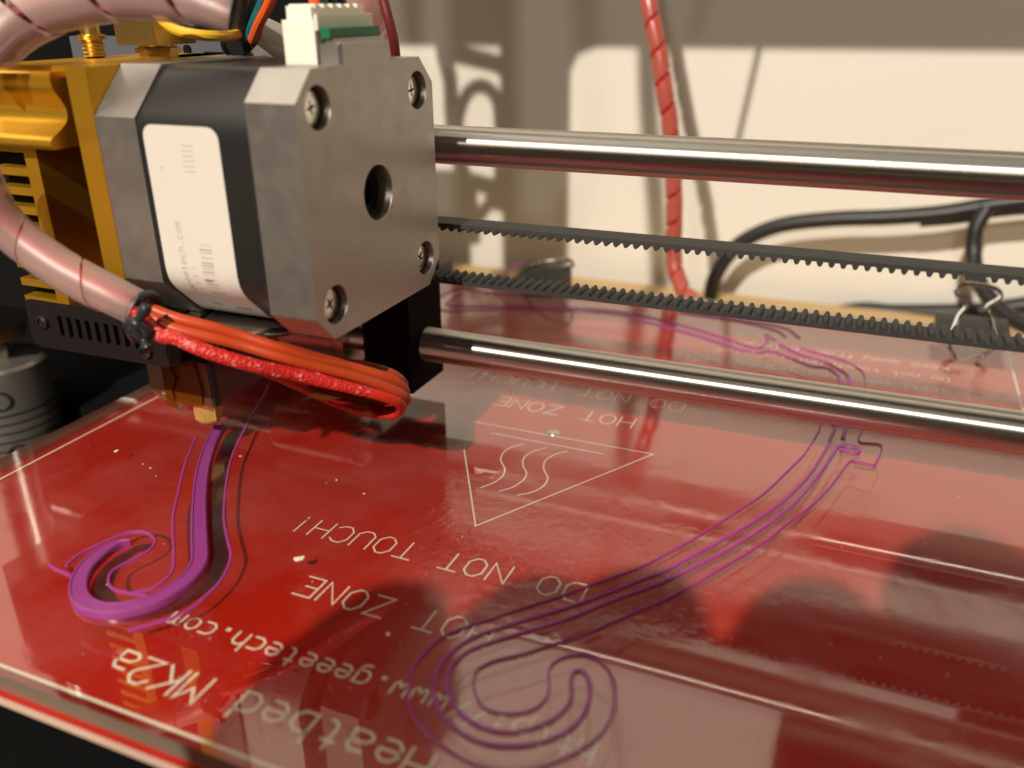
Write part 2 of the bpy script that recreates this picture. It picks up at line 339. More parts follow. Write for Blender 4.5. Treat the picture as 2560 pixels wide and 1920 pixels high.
# ================================================================== heated bed
ZB, ZG = -61.0, -58.0
XL, XR, YF, YB = -88.0, 126.0, at(0, 1738, 2, ZB).y, 142.0
bed = thing('heated_bed', 'red printed circuit heated bed with white lettering lying under the glass sheet', 'heated bed', (19, 35, ZB))
obj('board', B(XL, XR, YF, YB, ZB-0.35, ZB), M['mask'], bed, bevel=0.1)
obj('board_core', B(XL+0.25, XR-0.25, YF-0.05, YB-0.25, ZB-1.9, ZB-0.35), M['fibre'], bed, smooth=False)
ZT = ZB+0.03
G = {  # single-stroke letters, unit cell: width 1, height 1 (cap line), baseline 0
'H': [[(0, 0), (0, 1)], [(1, 0), (1, 1)], [(0, .5), (1, .5)]],
'O': [[(.33, 0), (.67, 0), (1, .25), (1, .75), (.67, 1), (.33, 1), (0, .75), (0, .25), (.33, 0)]],
'T': [[(.5, 0), (.5, 1)], [(0, 1), (1, 1)]],
'Z': [[(0, 1), (1, 1), (0, 0), (1, 0)]],
'N': [[(0, 0), (0, 1), (1, 0), (1, 1)]],
'E': [[(1, 1), (0, 1), (0, 0), (1, 0)], [(0, .5), (.7, .5)]],
'D': [[(0, 0), (.7, 0), (1, .25), (1, .75), (.7, 1), (0, 1), (0, 0)]],
'U': [[(0, 1), (0, .2), (.3, 0), (.7, 0), (1, .2), (1, 1)]],
'C': [[(1, .15), (.7, 0), (.3, 0), (0, .25), (0, .75), (.3, 1), (.7, 1), (1, .85)]],
'!': [[(.5, 0), (.5, .08)], [(.5, .25), (.5, 1)]],
'M': [[(0, 0), (0, 1), (.5, .5), (1, 1), (1, 0)]],
'K': [[(0, 0), (0, 1)], [(1, 1), (0, .38)], [(.3, .58), (1, 0)]],
'S': [[(1, .87), (.7, 1), (.3, 1), (0, .85), (0, .65), (.3, .5), (.7, .5), (1, .35), (1, .15), (.7, 0), (.3, 0), (0, .13)]],
'2': [[(0, .8), (.3, 1), (.7, 1), (1, .8), (1, .6), (0, 0), (1, 0)]],
'a': [[(.15, .68), (.7, .68), (.9, .52), (.9, 0), (.25, 0), (0, .12), (0, .25), (.25, .37), (.9, .37)]],
'b': [[(0, 1), (0, 0), (.6, 0), (.9, .18), (.9, .5), (.6, .68), (0, .68)]],
'c': [[(.9, .68), (.3, .68), (0, .5), (0, .18), (.3, 0), (.9, 0)]],
'd': [[(.9, 1), (.9, 0), (.3, 0), (0, .18), (0, .5), (.3, .68), (.9, .68)]],
'e': [[(.8, 0), (.3, 0), (0, .18), (0, .5), (.3, .68), (.65, .68), (.9, .5), (.9, .34), (0, .34)]],
'f': [[(.2, 0), (.2, .85), (.45, 1), (.7, 1)], [(0, .62), (.6, .62)]],
'g': [[(.3, -.3), (.65, -.3), (.9, -.14), (.9, .68), (.3, .68), (0, .5), (0, .18), (.3, 0), (.9, 0)]],
'h': [[(0, 0), (0, 1)], [(0, .5), (.3, .68), (.65, .68), (.9, .5), (.9, 0)]],
'i': [[(.45, 0), (.45, .66)], [(.45, .9), (.45, .98)]],
'l': [[(.25, 1), (.45, 1), (.45, 0)]],
'm': [[(0, 0), (0, .68), (.35, .68), (.5, .5), (.5, 0)], [(.5, .5), (.7, .68), (.85, .68), (1, .5), (1, 0)]],
'n': [[(0, 0), (0, .68), (.6, .68), (.9, .5), (.9, 0)]],
'o': [[(.3, 0), (.6, 0), (.9, .18), (.9, .5), (.6, .68), (.3, .68), (0, .5), (0, .18), (.3, 0)]],
'p': [[(0, -.3), (0, .68), (.6, .68), (.9, .5), (.9, .18), (.6, 0), (0, 0)]],
'r': [[(0, 0), (0, .68)], [(0, .4), (.4, .68), (.7, .68)]],
't': [[(.3, .95), (.3, .15), (.5, 0), (.7, 0)], [(.05, .68), (.6, .68)]],
'u': [[(0, .68), (0, .18), (.3, 0), (.9, 0), (.9, .68)]],
'w': [[(0, .68), (0, .15), (.2, 0), (.45, .25), (.7, 0), (.9, .15), (.9, .68)]],
'y': [[(0, .68), (0, .18), (.3, 0), (.9, 0)], [(.9, .68), (.9, -.14), (.65, -.3), (.3, -.3)]],
'.': [[(.35, .02), (.55, .02)], [(.35, .13), (.55, .13)]],
':': [[(.35, .06), (.55, .06)], [(.35, .17), (.55, .17)], [(.35, .53), (.55, .53)], [(.35, .64), (.55, .64)]],
'/': [[(0, 0), (.9, 1)]], ' ': []}
def lettering(text, x0, yb, adv, h, lw, name='lettering'):
    bm = bmesh.new(); k = 0
    for i, ch in enumerate(text):
        for pl in G[ch]:
            ribbon(bm, [(x0-(i*adv+u*adv*0.7365), yb-v_*h) for u, v_ in pl], lw, ZT+0.004*(k % 4)); k += 1
    return obj(name, bm, M['print'], bed, smooth=False)
lettering('Heatbed MK2a', 37.0, -55.1, 4.576, 5.1, 0.46)
lettering('http://www.geeetech.com', 55.9, -45.0, 3.162, 3.75, 0.36)
lettering('HOT ZONE', 33.9, -28.6, 4.576, 5.1, 0.34)
lettering('DO NOT TOUCH!', 43.9, -12.8, 4.576, 5.1, 0.32)
lettering('HOT ZONE', 33.9, 53.0, 4.576, 5.1, 0.32)
lettering('DO NOT TOUCH!', 42.8, 66.0, 4.576, 5.1, 0.32)
lettering('Still hot after powered off!', 102.8, 98.9, 2.42, 2.9, 0.34)
lettering('Do not touch until cooled', 102.8, 107.2, 2.42, 2.9, 0.30)
lettering('Keep away from children!', 102.8, 115.2, 2.42, 2.9, 0.34)
bm = bmesh.new(); ribbon(bm, [(118.6, -65), (118.6, 137), (-82, 137), (-82, -65)], 0.55, ZT, closed=True)
obj('border_line', bm, M['print'], bed, smooth=False)
bm = bmesh.new(); T3 = [at(1149, 1048, 2, ZB), at(1633.5, 1135.5, 2, ZB), at(1189, 1315, 2, ZB)]
ribbon(bm, [(p.x, p.y) for p in T3], 0.34, ZT, closed=True)
ribbon(bm, [(at(1229, 1083, 2, ZB).x, at(1229, 1083, 2, ZB).y), (at(1508, 1135, 2, ZB).x, at(1508, 1135, 2, ZB).y)], 0.36, ZT)
for pl in ([(1309, 1111), (1285, 1116), (1262, 1128), (1252, 1146), (1256, 1160), (1262, 1172), (1260, 1184), (1252, 1195), (1232, 1208), (1203, 1219)],
           [(1363, 1120), (1335, 1128), (1314, 1140), (1307, 1154), (1309, 1168), (1316, 1180), (1314, 1192), (1305, 1203), (1280, 1219), (1248, 1228)],
           [(1416, 1129), (1390, 1135), (1365, 1150), (1359, 1166), (1362, 1180), (1369, 1192), (1366, 1206), (1354, 1219), (1326, 1232), (1294, 1238)]):
    q = [at(x, y, 2, ZB) for x, y in pl]; ribbon(bm, [(p.x, p.y) for p in smoothpath(q, 4)], 0.36, ZT+0.004)
obj('heat_symbol', bm, M['print'], bed, smooth=False)
bm = bmesh.new(); ribbon(bm, [(106.8, 122.3), (97.5, 137), (116, 137)], 0.35, ZT+0.008, closed=True)
for i in range(3): ribbon(bm, [(103.8+i*2.6, 133.5), (104.6+i*2.6, 131.5), (103.8+i*2.6, 129.5)], 0.35, ZT+0.004)
obj('warning_symbol', bm, M['print'], bed, smooth=False)
bm = bmesh.new(); p = at(1384, 1083, 2, ZB); lathe(bm, (p.x, p.y, ZT), (0, 0, 1), [(0, 1.5), (0.25, 1.3), (0.3, 0.7), (0.1, 0.65)], 24)
obj('rivet', bm, M['zinc'], bed)

# glass sheet
gx0, gx1, gy0, gy1 = -84.5, 125.0, -68.6, 141.0
bm = bmesh.new(); v = box(bm, gx0, gx1, gy0, gy1, ZB+0.15, ZG); bm.faces.ensure_lookup_table()
bm.faces.remove(bm.faces[0]); bm.faces.ensure_lookup_table()
for f in bm.faces: f.material_index = 0 if abs(f.calc_center_median().z-ZG) < 0.01 else 1
glass = obj('glass_plate', bm, [M['glass'], M['gedge']], label='clear glass sheet covering the red heated bed, smudged with dried glue', cat='glass plate', loc=(19, 35, ZB), smooth=False)

# ================================================================== printed purple plastic
def on_glass(pl): return [at(x, y, 2, ZG) for x, y in pl]
SEC = [(-1, 0), (-1, .8), (-.93, 1)]+[(-.93+i*.0775, 1 if i % 4 else .95) for i in range(1, 24)]+[(.93, 1), (1, .8), (1, 0)]
def bead(bm, pl, wdt, h, k=6, n=8, z0=None):
    P = smoothpath(on_glass(pl), k); z0 = ZG if z0 is None else z0; rings = []
    F = frames(P)
    for i, (p, (t, u, v_)) in enumerate(zip(P, F)):
        s = Vector((-t.y, t.x, 0)).normalized(); ww = wdt(i/(len(P)-1)) if callable(wdt) else wdt
        row = []
        for a, hz in (SEC if h > 1 else ((-1, 0), (-1, .55), (-.72, 1), (.72, 1), (1, .55), (1, 0))): row.append(bm.verts.new(p+s*(a*ww/2)+Vector((0, 0, z0-ZG+0.01+hz*h))))
        rings.append(row)
    for A, D in zip(rings, rings[1:]):
        for i in range(len(A)): bm.faces.new((A[i], A[(i+1) % len(A)], D[(i+1) % len(A)], D[i]))
    bm.faces.new(rings[0]); bm.faces.new(rings[-1][::-1]); return bm
hook = thing('printed_hook', 'thick purple printed strip with a hooked end beneath the brass nozzle', 'plastic print', tuple(on_glass([(400, 1450)])[0]), 'purple plastic printed on the glass')
HK = [(329, 1363), (300, 1368), (270, 1382), (240, 1404), (212, 1436), (199, 1471), (203, 1503), (229, 1526), (275, 1535), (325, 1529), (386, 1512), (437, 1483), (478, 1450), (500, 1412), (500, 1361), (499, 1300), (501, 1242), (508, 1188), (519, 1145), (535, 1103), (550, 1074)]
wf = lambda t: 0.8+2.2*min(1, t*7)-0.5*max(0, t-.7)/.3
bm = bead(bmesh.new(), HK, wf, 1.15); obj('strip', bm, M['purple'], hook, ang=60)
# raised perimeter walls, printed one bead proud of the infill
for sgn in (-1, 1):
    P = smoothpath(on_glass(HK), 6); F = frames(P); q = []
    for i in range(0, len(P), 3):
        s = Vector((-F[i][0].y, F[i][0].x, 0)).normalized(); t = i/(len(P)-1); q.append(P[i]+s*sgn*(wf(t)/2-0.35)+Vector((0, 0, 1.1)))
    bm = tube(bmesh.new(), q, 0.22, 6, 3); obj('edge_bead', bm, M['purple'], hook)
thin = 0.5
O1 = [[(165, 1416), (203, 1385), (260, 1357), (317, 1334), (358, 1331), (384, 1345), (384, 1366), (358, 1388), (313, 1410), (281, 1430), (271, 1453), (281, 1472), (317, 1483), (366, 1477), (407, 1457), (431, 1427), (434, 1381), (432, 1300), (445, 1235), (461, 1167), (479, 1120), (490, 1094)],
      [(672, 960), (655, 995), (631, 1036), (602, 1094), (577, 1152), (566, 1206), (561, 1257), (560, 1300), (568, 1349), (577, 1390), (565, 1430), (541, 1467), (488, 1516), (439, 1544), (382, 1561), (321, 1579)],
      [(393, 1499), (346, 1487), (320, 1483)], [(122, 1412), (129, 1418), (138, 1424), (158, 1432), (179, 1442)]]
for l in O1:
    bm = bead(bmesh.new(), l, thin, 0.35); obj('outline_bead', bm, M['purplet'], hook)
hook2 = thing('printed_outline', 'thin purple printed outlines of a long curved bar with a curled end', 'plastic print', tuple(on_glass([(1300, 1700)])[0]), 'purple plastic printed on the glass')
O2 = [  # skirt, outer then inner
 ([(2053, 1061), (2046, 1081), (2026, 1114), (2006, 1142), (1965, 1183), (1904, 1240), (1823, 1293), (1733, 1350), (1660, 1390), (1597, 1422), (1471, 1468), (1406, 1491), (1288, 1529), (1190, 1562), (1113, 1592), (1060, 1638), (1034, 1674), (1022, 1715), (1022, 1760), (1036, 1800), (1077, 1845), (1146, 1893), (1210, 1922), (1290, 1932), (1361, 1918), (1443, 1882), (1500, 1841), (1528, 1796), (1538, 1747), (1532, 1699), (1508, 1662), (1467, 1640), (1422, 1642), (1386, 1658), (1372, 1682), (1374, 1719), (1365, 1748), (1341, 1772), (1300, 1786), (1252, 1786), (1211, 1772), (1190, 1739), (1184, 1703), (1199, 1674), (1239, 1654), (1309, 1638), (1370, 1617), (1451, 1593), (1532, 1558), (1614, 1522), (1660, 1504), (1741, 1460), (1831, 1407), (1904, 1362), (1965, 1313), (2026, 1268), (2067, 1228), (2099, 1187), (2120, 1159), (2132, 1153)], 0.36),
 ([(2132, 1153), (2181, 1165), (2187, 1163), (2203, 1116), (2148, 1106), (2156, 1073), (2162, 1030), (2166, 985), (2160, 940), (2147, 923), (2106, 902), (2035, 881), (2000, 872)], 0.36),
 ([(2091, 1061), (2083, 1081), (2067, 1118), (2046, 1155), (2014, 1199), (1965, 1248), (1904, 1293), (1823, 1342), (1741, 1386), (1660, 1431), (1614, 1447), (1532, 1480), (1410, 1523), (1288, 1560), (1190, 1593), (1138, 1625), (1101, 1666), (1085, 1707), (1085, 1747), (1105, 1788), (1146, 1829), (1199, 1857), (1260, 1867), (1329, 1863), (1390, 1845), (1435, 1817), (1463, 1780), (1475, 1739), (1473, 1707), (1463, 1686), (1447, 1679), (1433, 1686), (1428, 1711), (1428, 1747), (1408, 1780), (1370, 1808), (1309, 1829), (1256, 1833), (1207, 1821), (1158, 1792), (1130, 1756), (1117, 1715), (1125, 1674), (1154, 1642), (1190, 1621), (1288, 1589), (1410, 1552), (1532, 1503), (1614, 1473), (1660, 1456), (1721, 1427), (1802, 1386), (1863, 1350), (1924, 1309), (1985, 1260), (2034, 1203), (2067, 1159), (2091, 1122)], 0.66),
 ([(2091, 1120), (2107, 1115), (2140, 1121), (2148, 1130), (2130, 1134), (2099, 1124)], 0.8),
 ([(2107, 1098), (2115, 1065), (2122, 1020), (2124, 975), (2118, 940), (2089, 920), (2056, 904), (2014, 892), (1975, 875), (1948, 861)], 0.95),
 ([(2083, 1065), (2098, 1020), (2106, 975), (2098, 945), (2070, 922), (2031, 917), (1994, 904), (1956, 888), (1927, 879), (1890, 883), (1848, 875), (1806, 861), (1744, 841), (1640, 811), (1551, 788), (1429, 778), (1307, 774), (1185, 776), (1120, 778), (1083, 766)], 0.75),
 ([(1938, 852), (1915, 838), (1918, 848), (1910, 864), (1890, 871), (1848, 859), (1765, 831), (1682, 808), (1551, 780), (1429, 771), (1307, 767), (1185, 766), (1128, 765), (1116, 760), (1128, 750), (1152, 734)], 0.75),
 ([(1998, 846), (1964, 822), (1898, 808), (1820, 796), (1744, 782), (1640, 765), (1500, 750), (1400, 742), (1307, 738), (1234, 735), (1150, 722), (1103, 741), (1063, 757), (998, 767)], 0.8),
 ([(1964, 844), (1950, 832), (1910, 819), (1852, 806), (1780, 795), (1700, 783)], 0.6),
 ([(998, 778), (1060, 772), (1083, 766)], 0.5)]
for l, wdt in O2:
    bm = bead(bmesh.new(), l, wdt, 0.4); obj('outline_bead', bm, M['purplet'], hook2)

# ================================================================== stepper motor
mot = thing('stepper_motor', 'square silver and black stepper motor with a white label on its side', 'motor', (-20, 0, -21.15))
def sq(h, c, rnd=0):
    p = [(-h, -h+c), (-h, h-c), (-h+c, h), (h-c, h), (h, h-c), (h, -h+c), (h-c, -h), (-h+c, -h)]
    if not rnd: return p
    out = []
    for i in range(8):
        a, b_, d = Vector(p[i-1]), Vector(p[i]), Vector(p[(i+1) % 8])
        u, v_ = (a-b_).normalized()*rnd, (d-b_).normalized()*rnd
        for t in (0, .33, .67, 1): out.append(tuple((b_+u)*(1-t)**2+b_*2*t*(1-t)+(b_+v_)*t*t))
    return out
H = 21.15
obj('rear_cap', extr(bmesh.new(), sq(H, 7.6), 0, -39.5, -31), M['alu'], mot, bevel=0.5)
lam = obj('lamination_stack', extr(bmesh.new(), sq(H-0.15, 7.8, 2.4), 0, -31.05, -8.95), M['lam'], mot)
front = obj('front_cap', extr(bmesh.new(), sq(H, 4.6), 0, -9, 0), M['alu'], mot, bevel=0.8)
tabbm = B(-4.2, 0, -7.6, 7.2, H-2, 24.9)
es = [e for e in tabbm.edges if all(abs(vv.co.z-24.9) < .01 for vv in e.verts) or (all(abs(vv.co.x) < .01 for vv in e.verts))]
bmesh.ops.bevel(tabbm, geom=es, offset=0.8, segments=3, affect='EDGES')
boolean(front, tabbm, 'UNION')
cut = bmesh.new()
for y in (-15.5, 15.5):
    for z in (-15.5, 15.5): lathe(cut, (-4.0, y, z), (1, 0, 0), [(0, 3.15), (3.7, 3.15), (4.3, 3.5)], 36)
boolean(front, cut)
cut = bmesh.new(); lathe(cut, (-6, 0, 0), (1, 0, 0), [(0, 4.55), (5.7, 4.55), (6.3, 4.95)], 40); boolean(front, cut)
boolean(front, B(-12, -4.3, -8.6, 9.5, 20.2, 26))
for y in (-15.5, 15.5):
    for z in (-15.5, 15.5):
        bm = bmesh.new(); lathe(bm, (-4.2, y, z), (1, 0, 0), [(0, 2.85), (2.3, 2.85), (2.8, 2.55), (2.9, 2.0)], 32)
        sc_ = obj('screw', bm, M['zinc'], mot)
        a = random.random()*1.5
        for k in (0, math.pi/2):
            q = bmesh.new(); box(q, -2.1, -1.0, -1.1, 1.1, -0.22, 0.22); q.transform(Matrix.Translation((0, y, z)) @ Matrix.Rotation(a+k, 4, 'X'))
            boolean(sc_, q)
bm = bmesh.new(); lathe(bm, (-6.1, 0, 0), (1, 0, 0), [(0, 4.5), (3.2, 4.5), (3.3, 3.7), (3.3, 2.5), (0.6, 2.4)], 36); obj('bearing', bm, M['hole'], mot)
bm = bmesh.new(); cyl(bm, (-6, 0, 0), (-4.2, 0, 0), 2.2, 24); obj('shaft', bm, M['chrome'], mot)
# label wrapping over the lower bevel
prof = sq(H-0.15, 7.8, 2.4)
low = [p for p in prof if p[0] < -H+9 and p[1] < 0]
side = [(-21.0, 12.7), (-21.0, 6.0), (-21.0, 0.0), (-21.0, -6)]
lo = sorted([p for p in prof if p[1] < -8 and p[0] < -12.0], key=lambda p: -p[1])
path = side+lo+[(-11.4, -21.0), (-10.2, -21.0)]
dd = [0]
for a, b_ in zip(path, path[1:]): dd.append(dd[-1]+math.hypot(a[0]-b_[0], a[1]-b_[1]))
def on_label(u, s, off=0.07):
    s = min(max(s, 0), dd[-1]); i = min(max(int(np.searchsorted(dd, s))-1, 0), len(path)-2); f = (s-dd[i])/(dd[i+1]-dd[i])
    a, b_ = Vector(path[i]), Vector(path[i+1]); t = (b_-a).normalized(); n_ = Vector((t.y, -t.x))
    if n_.x > 0 and n_.y > 0: n_ = -n_
    if n_.dot(Vector((-1, -0.5))) < 0: n_ = -n_
    p = a.lerp(b_, f)+n_*off; return Vector((u, p.x, p.y))
bm = bmesh.new(); rows = []; Lx0, Lx1, rc = -29.9, -14.9, 2.0; Ltot = dd[-1]
for s in sorted(set([0, .15, .4, .8, 1.3, 2.0]+list(np.linspace(2.5, Ltot, 40)))):
    ins = rc-math.sqrt(max(0, rc*rc-(rc-s)**2)) if s < rc else 0
    rows.append([bm.verts.new(on_label(Lx0+ins+(Lx1-Lx0-2*ins)*j/6, s)) for j in range(7)])
for A, D in zip(rows, rows[1:]):
    for j in range(6): bm.faces.new((A[j], A[j+1], D[j+1], D[j]))
lab = obj('label', bm, M['label'], mot, ang=60)
def ink(items, m, name):
    bm = bmesh.new()
    for (u0, s0, u1, s1, wd) in items:
        a, b_ = Vector((u0, s0)), Vector((u1, s1)); t = (b_-a).normalized(); n_ = Vector((-t.y, t.x))*wd/2
        bm.faces.new([bm.verts.new(on_label(q.x, q.y, 0.10)) for q in (a-n_, b_-n_, b_+n_, a+n_)])
    obj(name, bm, m, lab, smooth=False)
# 'geeetech.com' read upwards along the left edge of the label
it = []
txt = 'geeetech.com'; s = 27.6
for i, ch in enumerate(txt):
    for pl in G[ch]:
        for a, b_ in zip(pl, pl[1:]): it.append((-26.2-a[1]*1.3+1.0, s-a[0]*0.75-i*1.05, -26.2-b_[1]*1.3+1.0, s-b_[0]*0.75-i*1.05, 0.13))
ink(it, M['ink'], 'lettering')
it = []; s = 18.8
random.seed(3)
while s < 27.0:
    wd = random.choice([0.1, 0.16, 0.3]); it.append((-21.9, s, -19.4, s, wd)); s += wd+random.choice([0.2, 0.35, 0.7])
ink(it, M['ink'], 'barcode')
ink([(-21.9+i*0.5, 27.6, -21.65+i*0.5, 27.75, 0.3) for i in range(6)]+[(-25.0, 32.0, -23.0, 32.3, 0.35), (-20.3, 32.6, -17.0, 32.7, 0.4), (-21.9, 24.9, -20.2, 24.9, 0.25)], M['ink2'], 'ink_mark')
ink([(-22.5, 3+i*0.8, -20.2, 3+i*0.8, 0.14) for i in range(6)]+[(-27.2, 6.6, -27.0, 6.9, 0.3)]+[(-24.2+j*0.5, 23+i*1.3, -23.9+j*0.5, 23+i*1.3, 0.22) for i in range(4) for j in range(2)], M['ink'], 'faded_print')
# connector
conn = obj('connector', B(-10.4, -4.45, -8.2, 8.2, 20.4, 27.6), M['white'], mot, bevel=0.35)
bm = bmesh.new(); box(bm, -9.8, -5.2, -7.6, 7.6, 27.62, 29.6)
for i in range(6): box(bm, -9.6, -4.8, -7+i*2.4, -5.9+i*2.4, 29.3, 29.85)
obj('plug', bm, M['white'], conn, bevel=0.15)
obj('connector_rib', B(-4.4, -3.9, -8.1, 8.0, 26.1, 28.4), M['white'], conn, smooth=False)
obj('circuit_board', B(-3.9, -2.3, -7.4, 7.6, 24.95, 26.4), M['green'], mot, smooth=False)

# ================================================================== extruder: gold block, arm, heatsink, fitting, spring
ext = thing('extruder', 'gold anodised extruder block with finned heatsink to the left of the motor', 'extruder', (-50, 0, -20))
obj('mounting_plate', B(-44.0, -39.6, -H, H, -20.5, 21.0), M['gold'], ext, bevel=0.5)
obj('rear_block', B(-54.5, -44.05, 8, H, -20.5, 20.9), M['gold'], ext, bevel=0.5)
obj('top_plate', B(-66, -44.05, -19.0, H, 19.4, 20.9), M['gold'], ext, bevel=0.3)
arm = [(-16, 20.2), (-24.0, 20.2), (-24.6, 19.6), (-24.4, 17.6), (-23.2, 15.6), (-22.6, 14.0), (-23.0, 12.4), (-24.8, 11.0), (-26.6, 10.0), (-27.0, 9.0), (-26.6, 8.2), (-8, 8.2), (-8, 20.2)]
arm = [(y+2.5, z) for y, z in arm]
sm = []
for p in smoothpath([(0, a[0], a[1]) for a in arm[1:11]], 4): sm.append((p.y, p.z))
obj('idler_arm', extr(bmesh.new(), [arm[0]]+sm+arm[11:], 0, -67, -46.6), M['gold'], ext, bevel=0.0, ang=25)
# heatsink face: right upright and bars between open slots
obj('floor_ledge', B(-54.5, -44.05, -18, 7.9, -20.5, -18.2), M['gold'], ext, bevel=0.3)
obj('recess_shade', B(-54.4, -44.1, 0, 7.9, -18.1, 7.9), M['blackp'], ext)  # black block standing in for the shade inside the recess
obj('heatsink', B(-66, -54.7, -9, -8, -20.6, 7.5), M['gold'], ext)
for i in range(9):
    z = 7.55-3.42*i; zb_ = z-1.4 if i else z-0.75
    obj('fin', extr(bmesh.new(), [(-66, z), (-57.0, z), (-57.0, zb_), (-66, zb_)], 1, -H, -18.6), M['gold'], ext, bevel=0.0)
obj('fin_post', B(-57.6, -54.6, -H-0.02, -9.05, -20.6, 7.6), M['gold'], ext, bevel=0.15)
obj('fan_backing', B(-100, -57.7, -18.5, 18, -24, 7.0), M['blackm'], ext)  # fan box brought forward, its black standing in for slot shade
bm = bmesh.new(); x, y = -63.0, 2.0
lathe(bm, (-61.9, 2, 20.9), (0, 0, 1), [(0, 1.2)]+[(0.35*k, 2.15 if k % 2 else 1.75) for k in range(1, 9)]+[(3.2, 2.2), (3.3, 2.6), (4.0, 2.7), (4.2, 1.8), (7.5, 1.8)], 28)
obj('spring_bolt', bm, M['brass'], ext, ang=60)
bm = bmesh.new(); lathe(bm, (-47.5, 3.5, 20.9), (0, 0, 1), [(0, 3.4), (1.0, 3.4), (1.05, 4.0), (1.9, 4.0)], 6)
lathe(bm, (-47.5, 3.5, 22.8), (0, 0, 1), [(0, 3.2), (0.2, 3.4), (0.6, 3.4)], 24)
box(bm, -52.2, -42.8, -1.5, 8.5, 23.4, 31)
obj('brass_fitting', bm, M['brass'], ext, bevel=0.15)
obj('side_bracket', B(-90, -30, 22, 25, 14, 24), M['grey'], ext, bevel=0.3)
bm = bmesh.new(); cyl(bm, (-57.2, 21.5, 21.6), (-57.2, 22.3, 21.6), 0.9, 20); obj('bolt_hole', bm, M['blackm'], ext)

# black lower bracket
br = thing('fan_bracket', 'black bracket with a row of slots under the gold heatsink', 'bracket', (-50, -19, -30))
bb = obj('bracket_bar', extr(bmesh.new(), [(-66.4, -21.6), (-65.6, -20.6), (-64, -20.4), (-33.5, -20.4), (-32.8, -21), (-32.8, -29.0), (-33.4, -29.6), (-64.5, -30.0), (-66.0, -29.4), (-66.6, -28)], 1, -21.2, -18.2), M['brk'], br, bevel=0.3)
cut = bmesh.new()
for i in range(9): box(cut, -58.6+i*2.3, -57.5+i*2.3, -23, -15, -27.0, -23.0)
boolean(bb, cut)
for x, z in ((-62.4, -24.6), (-37.6, -27.0)):
    bm = bmesh.new(); lathe(bm, (x, -21.2, z), (0, -1, 0), [(0, 1.4), (0.6, 1.3), (0.9, 0.8), (0.5, 0.7)], 20); obj('screw', bm, M['hole'], br)
obj('bracket_body', B(-66, -33.5, -18, 6, -30, -21), M['blackm'], br)

# hot end
he = thing('hot_end', 'small heater block wrapped in amber tape above a brass nozzle', 'hot end', (-49, 4, -50))
obj('heater_block', B(-55, -43.6, -1.2, 16, -47.6, -38), mat('tarnished_block', (0.17, 0.09, 0.07), 0.35, 0.6, bump=0.5, bscale=500, var=0.3, vscale=300), he, bevel=0.4)
bm = bmesh.new(); cyl(bm, (-49, 4, -38), (-49, 4, -20), 3.4, 24); obj('heat_break', bm, M['zinc'], he)
bm = bmesh.new(); lathe(bm, (-48.6, 2.3, -47.65), (0, 0, -1), [(0, 2.4), (0.6, 2.4), (0.65, 2.85), (5.0, 2.85), (5.6, 2.4)], 6)
noz = obj('nozzle', bm, mat('nozzle_brass', (0.95, 0.52, 0.16), 0.36, 0.55, bump=0.5, bscale=900, var=0.35, vscale=700), he, ang=20)
bm = bmesh.new(); lathe(bm, (-48.6, 2.3, -53.2), (0, 0, -1), [(0, 2.3), (0.9, 0.8), (1.3, 0.5)], 20); obj('nozzle_tip', bm, M['brass'], noz)
def sheet(bm, pts, th):
    n_ = (pts[1]-pts[0]).cross(pts[2]-pts[0]).normalized()*th
    a = [bm.verts.new(p) for p in pts]; b_ = [bm.verts.new(p+n_) for p in pts]; k = len(pts)
    bm.faces.new(a); bm.faces.new(b_[::-1])
    for i in range(k): bm.faces.new((a[i], a[(i+1) % k], b_[(i+1) % k], b_[i]))
bm = bmesh.new(); sheet(bm, [V(-55.4, -1.9, -38), V(-46.4, -1.9, -37.6), V(-45.4, -1.9, -44), V(-45.8, -1.9, -47.9), V(-50, -1.9, -48.0), V(-55.6, -1.9, -47.4)], 0.15)
obj('kapton_tape', bm, M['kapton'], he)
bm = bmesh.new(); sheet(bm, [V(-55.3, -1.9, -47), V(-60.5, -1.0, -46.6), V(-59.4, 0.2, -49.0), V(-55, -0.6, -49.4), V(-51.8, -1.8, -50.4), V(-50.5, -2.1, -48.0)], 0.12)
obj('kapton_tape', bm, M['kapton'], he)
bm = bmesh.new(); sheet(bm, [V(-55.2, -2.1, -38), V(-52.6, -2.6, -39), V(-51.0, -2.9, -42.0), V(-53, -2.6, -45), V(-52.4, -2.3, -49.5), V(-55.5, -2.1, -49)], 0.12)
obj('kapton_tape', bm, M['kapton'], he)
obj('insulation_pad', B(-61, -55.6, -0.5, 6, -46.8, -35), mat('dull_tape', (0.16, 0.11, 0.06), 0.4, bump=0.4, bscale=400, var=0.3), he, bevel=0.5)
obj('block_edge_seal', B(-43.55, -42.9, -1.1, 0.5, -47.9, -37.5), M['blackp'], he, bevel=0.1)

# silver disc under the motor
bm = bmesh.new(); lathe(bm, (-25.5, -5.6, -21.3), (0, 0, -1), [(0, 13.5), (0.4, 14.8), (0.9, 15.4), (1.5, 15.6), (2.0, 15.4), (2.3, 14.0), (2.4, 4)], 64)
obj('blower_cover', bm, M['chrome'], label='shiny silver round cover half hidden between the motor and the red wires', cat='cover', loc=(-24.5, -3, -24))
